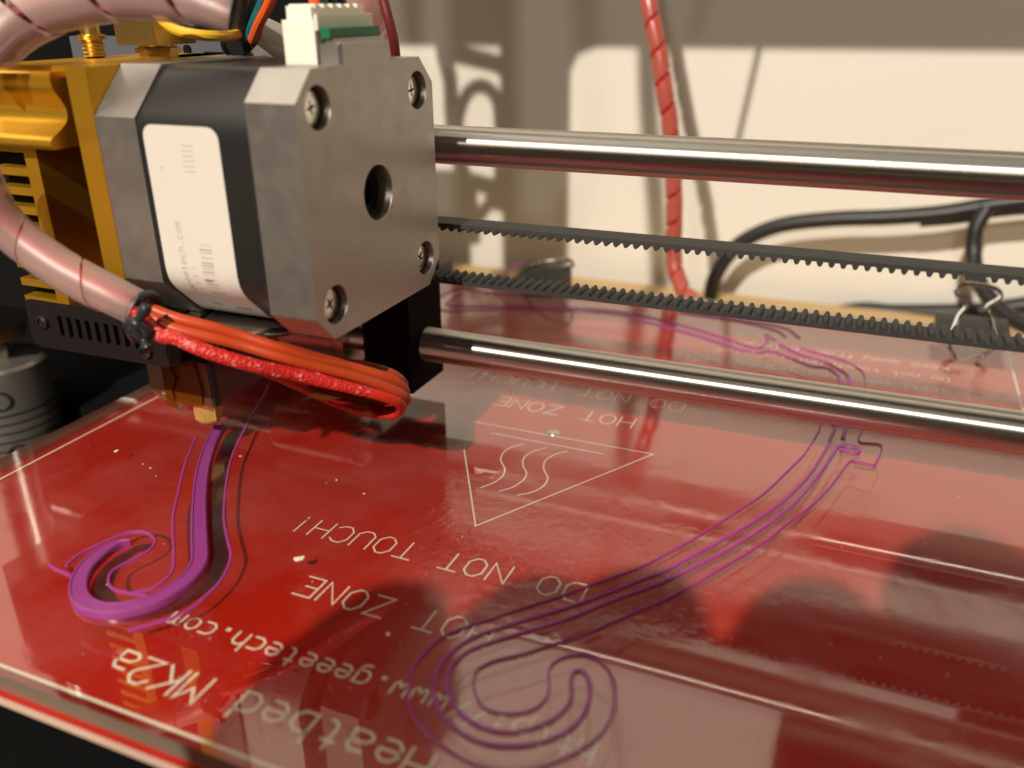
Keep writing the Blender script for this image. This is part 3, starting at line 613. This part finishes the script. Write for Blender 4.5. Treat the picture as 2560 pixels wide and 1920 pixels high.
# carriage
car = thing('carriage', 'black carriage block gripping the steel rods behind the motor', 'carriage', (-40, 39, -50))
cb_ = obj('carriage_block', B(-26.5, -14, 31.5, 47, -53.5, -16), M['blackm'], car, bevel=0.5)
obj('carriage_plate', B(-75, -14.2, 26, 31, -30, 19), M['blackp'], car, bevel=0.5)
bm = bmesh.new(); lathe(bm, (-58, 39.4, -43.8), (1, 0, 0), [(0, 7.0), (0.4, 7.5), (6, 7.5), (6.2, 7.2), (7.2, 7.2), (7.4, 7.5), (22, 7.5), (22.2, 7.1), (23.0, 7.1), (23.2, 7.5), (24.6, 7.5), (25, 7.1), (25.1, 4.4)], 40)
obj('linear_bearing', bm, mat('bearing_steel', (0.58, 0.50, 0.45), 0.25, 0.9), car)
bm = bmesh.new(); extr(bm, [(-33, -26), (-14, -26), (-14, -30), (-20, -31.5), (-33, -38)], 1, 20, 31); obj('strap', bm, M['blackm'], car)

# ================================================================== rods and belt
for z, lb in ((2.37, 'upper polished steel guide rod level with the motor centre'), (-43.8, 'lower polished steel guide rod just above the glass')):
    bm = bmesh.new(); lathe(bm, (-160, 39.4, z), (1, 0, 0), [(0, 3.6), (0.4, 4.0), (380, 4.0), (380.4, 3.6)], 64)
    obj('guide_rod', bm, M['rod'], label=lb, cat='rod', group='steel guide rods across the printer', loc=(0, 39.4, z), ang=60)
belt = thing('timing_belt', 'black toothed rubber belt running in two spans between the steel rods', 'belt', (60, 34, -28))
yb0, yb1 = 31.6, 37.6
zu, zl = at(1860, 607, 1, yb1).z, at(1860, 798.6, 1, yb0).z
xb0, xb1 = -20.0, 160.0
up = obj('upper_span', B(xb0, xb1, yb0, yb1, zu-0.75, zu), M['rubber'], belt, smooth=False, loc=(xb0, 34.6, zu))
lw_ = obj('lower_span', B(xb0, xb1, yb0, yb1, zl, zl+0.7), M['rubber'], belt, smooth=False, loc=(xb0, 34.6, zl))
def tooth_profile(sgn, z): return [(-0.62, z), (-0.52, z+sgn*0.30), (-0.36, z+sgn*0.72), (-0.14, z+sgn*0.88), (0.14, z+sgn*0.88), (0.36, z+sgn*0.72), (0.52, z+sgn*0.30), (0.62, z)]
def tooth_mesh(sgn):
    bm = extr(bmesh.new(), tooth_profile(sgn, 0), 1, -3.0, 3.0); bmesh.ops.recalc_face_normals(bm, faces=bm.faces); bm.transform(Matrix.Scale(S, 4))
    me = bpy.data.meshes.new('tooth'); bm.to_mesh(me); bm.free(); me.materials.append(M['rubber'])
    for p in me.polygons: p.use_smooth = True
    me.set_sharp_from_angle(angle=math.radians(50)); return me
def teeth(parent, me, dz, x_first, n):
    for i in range(n):
        o = bpy.data.objects.new('tooth', me); C.objects.link(o); o.parent = parent; o.location = (S*(x_first+2*i-xb0), 0, S*dz)
teeth(up, tooth_mesh(-1), -0.75, at(1093+20, 566, 1, 33).x-8, 78)
teeth(lw_, tooth_mesh(1), 0.7, at(1124, 678, 1, 37.6).x-8, 78)

# ================================================================== cables and wires
# upper spiral-wrapped bundle
wire_up = [at(-60, 170, 1, -27), at(0, 100, 1, -24), at(43, 62, 1, -22), at(116, 26, 1, -20), at(231, -2, 1, -18), at(347, -10, 1, -16), at(463, 2, 1, -14), at(545, 26, 1, -13), at(578, 36, 1, -12)]
cu = thing('spiral_wrapped_cable', 'translucent pinkish spiral wrap full of wires arching over the gold block', 'cable', tuple(wire_up[4]), 'spiral wrapped cables')
obj('spiral_wrap', spiral(bmesh.new(), wire_up, lambda t: 4.3-1.2*t, 12.6, 0.10, phase=1.2), M['wrap'], cu, ang=80)
for k, (dx, dz, mm) in enumerate(((1.3, 1.2, 'silr'), (-1.4, 0.8, 'maroon'), (0.2, -1.6, 'maroon'), (0.8, -0.6, 'redc'))):
    obj('wire', tube(bmesh.new(), [p+V(0, dx, dz) for p in wire_up[:-1]], 1.05, 8, 6), M[mm], cu)
# lower-left spiral-wrapped bundle
wl = [at(-70, 400, 1, -34), at(-30, 500, 1, -34), at(0, 545, 1, -33), at(58, 604, 1, -32), at(130, 657, 1, -31), at(217, 708, 1, -30), at(300, 752, 1, -28.5), at(338, 770, 1, -27.5)]
cl = thing('spiral_wrapped_cable', 'translucent pinkish spiral wrap sloping down across the heatsink to the motor corner', 'cable', tuple(wl[4]), 'spiral wrapped cables')
obj('spiral_wrap', spiral(bmesh.new(), wl, 3.3, 12.5, 0.035, phase=0.4), M['wrap'], cl, ang=80)
off = [(V(0.3, -0.5, 1.1), 'silr'), (V(-0.2, 0.2, -0.8), 'maroon'), (V(0.2, 1.2, 0.2), 'silr')]
for d, mm in off: obj('wire', tube(bmesh.new(), [p+d for p in wl], 1.0, 8, 6), M[mm], cl)
# loop of bare wires below the motor
lp = thing('heater_wires', 'orange and braided red wires looping under the motor and back to the hot end', 'wires', tuple(at(700, 880, 1, -20)))
def W(pl): return [at(x, y, 1, d) for x, y, d in pl]
w1 = [(330, 748, -27), (380, 772, -25.5), (440, 795, -24.5), (520, 815, -22), (600, 838, -19), (700, 870, -16), (800, 902, -11), (880, 918, -6), (960, 940, -2), (1002, 965, 1), (1012, 985, 3), (985, 1005, 5)]
w2 = [(330, 765, -28), (380, 792, -26.5), (440, 822, -25.5), (520, 842, -23), (600, 862, -20), (700, 892, -17), (800, 918, -12.5), (890, 942, -8), (965, 968, -4), (1008, 990, -1), (1014, 1004, 2), (990, 1018, 4)]
w3 = [(330, 755, -25), (390, 783, -24), (470, 812, -22), (580, 835, -18), (700, 865, -14), (810, 898, -8), (900, 912, -3), (970, 930, 0), (1004, 952, 3), (1008, 972, 5), (985, 998, 7), (900, 985, 9), (800, 955, 10), (720, 930, 11)]
for q, r in ((w1, 0.98), (w2, 0.98), (w3, 0.9)): obj('silicone_wire', tube(bmesh.new(), W(q), r, 14, 8), M['sil'], lp)
bs_ = [(330, 775, -29), (395, 835, -28), (440, 845, -27), (490, 868, -26), (560, 893, -24), (640, 915, -21), (700, 928, -18), (760, 940, -15), (830, 958, -12), (900, 975, -9), (960, 992, -6), (998, 1008, -3), (1000, 1026, 0), (975, 1037, 2), (930, 1022, 4), (860, 1000, 6), (780, 972, 8), (700, 945, 10), (660, 930, 11)]
obj('braided_sleeve', tube(bmesh.new(), W(bs_[:11]), lambda t: 1.25-0.35*max(0, t-.75)*4, 16, 8), M['braid'], lp)
obj('red_wire', tube(bmesh.new(), W(bs_[9:]), 1.0, 12, 8), M['silr'], lp)
w4 = [(985, 1005, 5), (940, 1012, 5), (880, 990, 5), (800, 965, 6), (720, 938, 8), (670, 925, 10)]
obj('red_wire', tube(bmesh.new(), W(w4), 1.1, 12, 8), M['silr'], lp)
w5 = [(990, 1018, 4), (955, 1034, 3), (900, 1025, 3), (840, 1005, 4), (770, 975, 6), (690, 940, 9)]
obj('red_wire', tube(bmesh.new(), W(w5), 1.1, 12, 8), M['silr'], lp)
bm = bmesh.new(); tp = W([(790, 965, 3), (850, 985, 2.4), (910, 1003, 1.8), (945, 1014, 1.5)])
tube(bm, tp, 2.6, 9, 5); obj('kapton_tape', bm, M['kapton'], lp, ang=20)
# cable tie
tie = bmesh.new(); tc_ = at(362, 792, 1, -26.5)
P = []
for i in range(17):
    a = 2*math.pi*i/16; P.append(tc_+V(0.4*math.cos(a)*1.2+math.sin(a)*1.0, math.cos(a)*3.2, math.sin(a)*3.9))
tube(tie, P, 0.85, 8, 2)
kx = at(352, 812, 1, -30.0); random.seed(11)
q = [kx+V(2.2, 0, 3.6), kx+V(0.8, -0.8, 1.4), kx+V(-1.6, -0.6, 0.2), kx+V(-1.9, 0.3, -1.5), kx+V(0.0, 0.8, -1.9), kx+V(1.2, -0.2, -0.6), kx+V(0.2, -1.1, 0.6), kx+V(-1.1, -0.4, -0.6), kx+V(-0.4, 0.3, -2.6), kx+V(0.9, -0.2, -4.0)]
tube(tie, q, lambda t: 0.85+0.15*math.sin(t*40), 8, 6)
obj('cable_tie', tie, M['zip'], label='knotted black tie binding the red wires where the spiral wrap ends', cat='cable tie', loc=tuple(tc_), ang=80)

# wires rising to the connector
cw = thing('motor_cable', 'coloured wires dropping behind and into the white plug on top of the motor', 'wires', (-8, 0, 30))
for x, mm, l in ((790, 'orange', -2), (812, 'teal', 1), (835, 'blackp', 3), (858, 'blue', 5)):
    obj('wire', tube(bmesh.new(), [at(x, 22, 1, l), at(x-3, 8, 1, l), at(x-12, -30, 1, l-1), at(x-20, -90, 1, l-3)], 0.85, 10, 5), M[mm], cw)
# white hose mouth with teal and orange wires
hz = thing('cable_hose', 'milky plastic hose with an open mouth holding teal and orange wires', 'hose', (-45, 24, 20))
P = [at(603, 84, 1, 13), at(642, 116, 1, 17), at(690, 150, 1, 23)]
bm = bmesh.new(); tube(bm, P, lambda t: 4.9+1.9*t, 28, 6, caps=False); obj('hose_wall', bm, M['hose'], hz, ang=80)
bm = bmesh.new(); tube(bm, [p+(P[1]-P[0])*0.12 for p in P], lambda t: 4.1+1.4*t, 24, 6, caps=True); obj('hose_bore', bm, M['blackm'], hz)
ww = [('teal', [(622, 95, 13), (636, 55, 10), (655, 10, 8), (668, -40, 6)]), ('orange', [(632, 100, 12), (648, 60, 9), (668, 20, 7), (690, -30, 5)]), ('blackp', [(606, 85, 12), (612, 40, 10), (625, 0, 8), (640, -40, 6)]), ('blackp', [(590, 80, 12), (600, 50, 10), (608, 10, 8), (615, -40, 6)])]
for mm, q in ww: obj('wire', tube(bmesh.new(), W(q), 0.95, 10, 6), M[mm], hz)
obj('yellow_tube', tube(bmesh.new(), W([(385, 20, -2), (400, 45, -2), (440, 75, -2), (500, 88, -1), (560, 90, 4), (600, 84, 12)]), 0.9, 10, 6), M['yellow'], label='thin bright yellow tube hanging in a curve below the upper spiral wrap', cat='tube', loc=tuple(at(500, 88, 1, -1)))
# cable right of the connector
cr = thing('spiral_wrapped_cable', 'translucent spiral wrap standing upright behind the white plug with dark red wire', 'cable', tuple(at(940, 60, 1, 40)), 'spiral wrapped cables')
q = W([(900, -60, 30), (912, 0, 30), (925, 50, 32), (938, 110, 34), (950, 170, 36)])
obj('spiral_wrap', spiral(bmesh.new(), q, 3.9, 11, 0.1, phase=2.0), M['wrap'], cr, ang=80)
obj('wire', tube(bmesh.new(), q, 1.5, 10, 6), M['redc'], cr)
q = W([(940, -60, 30), (958, 0, 30), (972, 50, 30), (984, 100, 31), (990, 150, 33), (990, 190, 35)])
obj('maroon_cable', tube(bmesh.new(), q, 1.0, 12, 6), M['maroon'], label='dark maroon cable curving down just right of the white plug', cat='cable', loc=tuple(q[2]))
# red bed cable
rc_ = thing('bed_cable', 'tall red spiral wrapped cable hanging in front of the white wall behind the bed', 'cable', tuple(at(1700, 745, 1, 155)))
q = [at(1560, -330, 1, 170), at(1598, -120, 1, 165), at(1617, -20, 1, 160), at(1632, 60, 1, 158), at(1647, 130, 1, 157), at(1660, 220, 1, 156), at(1674, 300, 1, 156), at(1682, 400, 1, 156), at(1686, 520, 1, 156), at(1684, 620, 1, 156), at(1690, 680, 1, 154), at(1712, 730, 1, 150), at(1750, 768, 1, 143)]
obj('spiral_wrap', spiral(bmesh.new(), q, 2.7, 9, 0.16, phase=0.5), clear('red_tinted_wrap', (0.95, 0.5, 0.45), (0.80, 0.26, 0.20), 0.5, 0.25), rc_, ang=80)
for d in (V(0.7, 0.3, 0), V(-0.8, -0.2, 0)): obj('wire', tube(bmesh.new(), [p+d for p in q], 1.1, 8, 6), M['redc'] if d.x > 0 else M['silr'], rc_)
obj('wire', tube(bmesh.new(), [p+V(-1.2, 0.9, 0) for p in q[:6]], 0.7, 8, 6), M['blackp'], rc_)
# black mains leads on the right
bc = M['blackp']
def lead(label, pts, r): obj('power_lead', tube(bmesh.new(), pts, r, 16, 8), bc, label=label, cat='cable', group='black leads lying behind the bed', loc=tuple(pts[len(pts)//2]))
lead('thick black lead arching from the worktop up to the right edge against the wall', [at(1775, 745, 1, 236), at(1785, 700, 1, 236), at(1812, 650, 1, 236), at(1860, 602, 1, 236), at(1950, 564, 1, 236), at(2080, 548, 1, 236), at(2220, 543, 1, 236), at(2360, 532, 1, 236), at(2480, 512, 1, 237), at(2620, 495, 1, 237)], 3.2)
lead('second black lead running just under the arching one and bending away right', [at(2300, 549, 1, 238), at(2400, 540, 1, 239), at(2490, 524, 1, 239), at(2620, 512, 1, 239)], 3.0)
lead('black lead dropping from the arching lead down towards the binder clip', [at(2468, 520, 1, 232), at(2440, 570, 1, 230), at(2434, 630, 1, 228), at(2442, 690, 1, 222), at(2470, 740, 1, 214), at(2520, 790, 1, 205), at(2600, 830, 1, 195)], 2.9)
lead('flat black lead lying along the wall behind the binder clip', [V(*at(2000, 770, 1, 257))+V(0, 0, -6), at(2140, 776, 1, 257), at(2230, 780, 1, 257), at(2330, 780, 1, 256), at(2430, 778, 1, 255), at(2520, 768, 1, 254), at(2640, 750, 1, 254)], 3.4)

# binder clips on the back edge of the bed
def clip(px0, px1, py0, py1, label, handle=True, y=139.0):
    a, b_ = at(px0, py0, 1, y), at(px1, py1, 1, y); x0, x1, zt = a.x, b_.x, (a.z+b_.z)/2
    t = thing('binder_clip', label, 'clip', ((x0+x1)/2, y+3, ZB-2), 'binder clips holding the glass to the bed')
    bm = bmesh.new(); extr(bm, [(y-9, ZG+0.35), (y-9.3, ZG+0.9), (y, zt), (y+6.0, zt), (y+6.3, zt-0.7), (y+6.3, -66), (y-2, -65), (y-2, -64), (y+3.4, -64), (y+3.4, ZG+0.3)], 0, x0, x1)
    obj('clip_body', bm, M['blackp'], t, bevel=0.2)
    if handle:
        w_ = (x1-x0); c = (x0+x1)/2; zz = ZG+1.2
        q = [V(c-w_*.28, y-8, zz), V(c-w_*.22, y-4, zt+2.2), V(c-w_*.14, y-2, zt+5.2), V(c-w_*.30, y-0.5, zt+8.2), V(c-w_*.24, y+1, zt+10.2), V(c, y+1.5, zt+10.6), V(c+w_*.24, y+1, zt+10.0), V(c+w_*.30, y-0.5, zt+8.0), V(c+w_*.14, y-2, zt+5.2), V(c+w_*.22, y-4, zt+2.2), V(c+w_*.30, y-8, zz)]
        obj('clip_handle', tube(bmesh.new(), q, 0.62, 10, 6), M['chrome'], t)
    return t
clip(2340, 2524, 796, 812, 'black binder clip with raised wire handle at the right back corner of the bed')
c2 = clip(1302, 1414, 672, 684, 'black binder clip near the middle of the back edge, purple thread beside it', handle=False)
c3 = clip(1040, 1112, 652, 662, 'dark binder clip just visible beside the lower right corner of the motor', handle=False)
q = [at(1310, 676, 1, 137), at(1330, 664, 1, 134), at(1360, 656, 1, 132), at(1392, 652, 1, 131), at(1424, 650, 1, 132), at(1432, 664, 1, 135), at(1408, 672, 1, 137)]
obj('clip_handle', tube(bmesh.new(), q, 0.6, 10, 6), M['chrome'], c2)
obj('plastic_thread', tube(bmesh.new(), [at(1212, 745, 1, 128), at(1240, 705, 1, 128), at(1275, 675, 1, 129), at(1312, 655, 1, 131), at(1345, 652, 1, 134)], 0.3, 8, 6), M['purplet'], label='thin purple plastic thread rising to the middle binder clip', cat='plastic thread', loc=tuple(at(1275, 675, 1, 129)))

# ================================================================== left side: z axis drive
zd = thing('shaft_coupler', 'silver spiral-cut shaft coupler at the left edge below the extruder', 'coupler', (-139, 20, -90))
prof = [(0, 11.5), (0.6, 12.5), (7.5, 12.5)]
z = 7.6
for i in range(5): prof += [(z, 12.5), (z+0.05, 10.6), (z+0.75, 10.6), (z+0.8, 12.5)]; z += 2.6
prof += [(z, 12.5), (30.5, 12.5), (31.4, 11.7), (31.4, 4.0), (30, 3.8)]
bm = bmesh.new(); lathe(bm, (-139, 20, -90), (0, 0, 1), prof, 64); obj('coupler_body', bm, M['alu'], zd)
for zz, an in ((-67.0, -42), (-83, -36)):
    dv = V(math.cos(math.radians(an)), math.sin(math.radians(an)), 0); c0 = V(-139, 20, zz)
    bm = bmesh.new(); lathe(bm, tuple(c0+dv*10.5), dv, [(0, 2.9), (2.15, 2.9), (2.2, 2.2), (0.4, 2.0)], 24); obj('set_screw', bm, M['blackp'], zd)
bm = bmesh.new(); cyl(bm, (-139, 20, -60), (-139, 20, 60), 4, 24); obj('lead_screw', bm, M['zinc'], label='vertical threaded rod rising from the coupler at far left', cat='rod', loc=(-139, 20, -60))
bm = bmesh.new(); extr(bm, sq(21, 4), 2, -38, -18)
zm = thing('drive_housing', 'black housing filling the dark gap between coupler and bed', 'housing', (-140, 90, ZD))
obj('side_plate', extr(bmesh.new(), [(-252, ZD+0.2), (-92, ZD+0.2), (-92, 62), (-152, 66), (-152, 260), (-252, 260)], 1, 84, 92), M['blackm'], zm)  # upper part unseen, added to darken the glass reflection at left
obj('upright', B(-74, -45.3, 60, 66, -40, 108), M['blackm'], zm, bevel=1)  # added post, shaped to cast the vertical shadow on the wall
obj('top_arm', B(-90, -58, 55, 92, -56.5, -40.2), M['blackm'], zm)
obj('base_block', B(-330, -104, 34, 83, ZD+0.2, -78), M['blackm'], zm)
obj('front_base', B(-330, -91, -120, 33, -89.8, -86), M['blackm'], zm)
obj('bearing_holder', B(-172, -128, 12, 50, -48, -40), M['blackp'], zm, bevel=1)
bm = bmesh.new(); cyl(bm, (-139, 20, -52), (-139, 20, -48), 9, 32); obj('holder_nut', bm, mat('dull_brass', (0.34, 0.24, 0.12), 0.4, 0.6), zm)
bnd = thing('reflection_bands', 'dark bands, unseen, added on the wall for the stripes in the glass reflection', 'dark_band', (0, 256, 98))  # unseen bands added so the glass reflects dark stripes
obj('dark_band', B(-400, 330, 250, YW-0.2, 92, 103), M['blackm'], bnd, bevel=1)
obj('dark_band', B(-400, 330, 246, YW-0.2, 138, 164), M['blackm'], bnd, bevel=1)
pnl = thing('reflection_panel', 'dark cabinet, unseen, added on the wall to darken part of the glass reflection', 'panel', (200, 256, 164))  # unseen panel added to darken the glass reflection at lower right
obj('panel_body', extr(bmesh.new(), [(70, 214), (152, 214), (152, 165), (330, 165), (330, 330), (70, 330)], 1, 240, YW-0.2), M['blackm'], pnl, bevel=1)
# frame top beam (above the picture, throws its shade on the wall)
fr_ = thing('printer_frame', 'black printer frame beam above the guide rods', 'frame', (40, 60, 170))
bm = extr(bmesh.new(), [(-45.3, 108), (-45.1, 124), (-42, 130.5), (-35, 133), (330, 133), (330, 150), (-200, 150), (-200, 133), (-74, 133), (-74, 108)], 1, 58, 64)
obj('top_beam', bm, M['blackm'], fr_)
# base under the bed: black deck
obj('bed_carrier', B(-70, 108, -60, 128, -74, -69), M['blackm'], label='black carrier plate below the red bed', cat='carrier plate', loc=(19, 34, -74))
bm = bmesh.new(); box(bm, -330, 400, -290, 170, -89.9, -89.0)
obj('base_plate', bm, M['blackm'], label='black base board under the front edge of the bed', cat='base board', loc=(20, -100, -89.9))  # flat black plate added below the bed
# motor cable rising from the plug, above the picture
mc = [V(-8, 2, 31.5), V(-7, 3, 45), V(-4, 0, 66), V(-4.5, 0, 83), V(-8, 0, 115), V(-13.5, 0, 160), V(-16, 4, 220)]
obj('rising_cable', tube(bmesh.new(), mc, lambda t: 2.2 if t < .12 else 3.4, 12, 8), M['hose'], cw)
# loops of cable above the picture
LAMP = V(20, -980, 750)
def above(px, py, yy=100):                    # cable course read from its shadow on the wall
    w_ = at(px, py, 1, YW); return w_.lerp(LAMP, (YW-yy)/(YW+980))
for pl, r, lb in (([(1345, -20), (1250, 20), (1170, 45), (1115, 85), (1108, 130), (1125, 200), (1130, 300), (1140, 380), (1165, 450), (1180, 520), (1185, 600)], 3.4, 'long looped cable hanging above the picture'),
    ([(1110, 130), (1180, 145), (1250, 165), (1310, 215), (1350, 280)], 3.2, 'short bowed cable above the picture'),
    ([(1155, 450), (1145, 320), (1165, 240), (1203, 215), (1240, 245), (1250, 320), (1250, 400), (1245, 520)], 2.6, 'oval cable loop above the picture'),
    ([(1060, 445), (1150, 450), (1250, 475), (1340, 520), (1400, 560)], 3.4, 'nearly level cable above the picture'),
    ([(1080, 660), (1150, 600), (1200, 540), (1250, 470), (1300, 420)], 2.6, 'slanting cable above the picture'),
    ([(1905, 90), (1880, 200), (1850, 330), (1835, 400)], 1.1, 'thin cord above the picture')):
    q = [above(*p) for p in pl]; obj('hanging_cable', tube(bmesh.new(), q, r, 12, 8), M['hose'], label=lb, cat='cable', loc=tuple(q[2]))

# ================================================================== the photographer's phone, behind the lens
ph = Matrix(((RR[0], -DD[0], -FF[0], CAM[0]), (RR[1], -DD[1], -FF[1], CAM[1]), (RR[2], -DD[2], -FF[2], CAM[2]), (0, 0, 0, 1)))
bm = B(-80, 60, -58, 9, 3.0, 10.5); bm.transform(ph)
phone = obj('phone', bm, M['blackp'], label='phone taking the photograph', cat='phone', loc=tuple(CAM), bevel=1.5)
def hand(pts, label, wrist):
    bm = bmesh.new()
    for r_, d_, rad in pts:
        q = [V(wrist[0]*.6+r_*.4, -50, 34), V(r_*.85+wrist[0]*.15, -30, 30), V(r_, -d_-16, 24), V(r_, -d_-5, 18), V(r_, -d_+1-rad, 11), V(r_+1, -d_-rad-4, 6.5)]
        tube(bm, q, lambda t: rad*(1.05-0.2*t), 12, 5)
    tube(bm, [V(wrist[0]*.6+pts[len(pts)//2][0]*.4, -42, 33), V(*wrist[:2], 40), V(wrist[0]*1.3, wrist[1]-60, 60)], lambda t: 19-3*t, 16, 8)
    bm.transform(ph); return obj('hand', bm, M['skin'], label=label, cat='hand', loc=tuple(CAM))
hand([(-72, -19, 9.5), (-52, -20, 9.5), (-38, -21, 10)], 'left hand steadying the phone', (-80, -75))
hand([(-13, -19, 10), (9, -27.5, 11), (27, -18, 10)], 'right hand holding the phone', (70, -75))

# specks on the glass
bm = bmesh.new(); random.seed(5)
pts = [(291, 1127, .5), (358, 1160, .2), (376, 1170, .25), (390, 1190, .15), (746, 1397, .8), (756, 1394, .5), (841, 1200, .25), (910, 1234, .25), (601, 1140, .25), (970, 1585, .4)]
pts += [(random.uniform(200, 2500), random.uniform(1080, 1900), random.uniform(.05, .13)) for _ in range(110)]
for x, y, r in pts:
    p = at(x, y, 2, ZG+0.1)
    if p.y < gy0+1 or p.x > gx1-1: continue
    bmesh.ops.create_icosphere(bm, subdivisions=1, radius=r, matrix=Matrix.Translation(p) @ Matrix.Rotation(random.random()*3, 4, 'Z') @ Matrix.Diagonal((1.3, .8, .35, 1)))
obj('dust_specks', bm, M['print'], kind='stuff', loc=(0, 0, ZG))
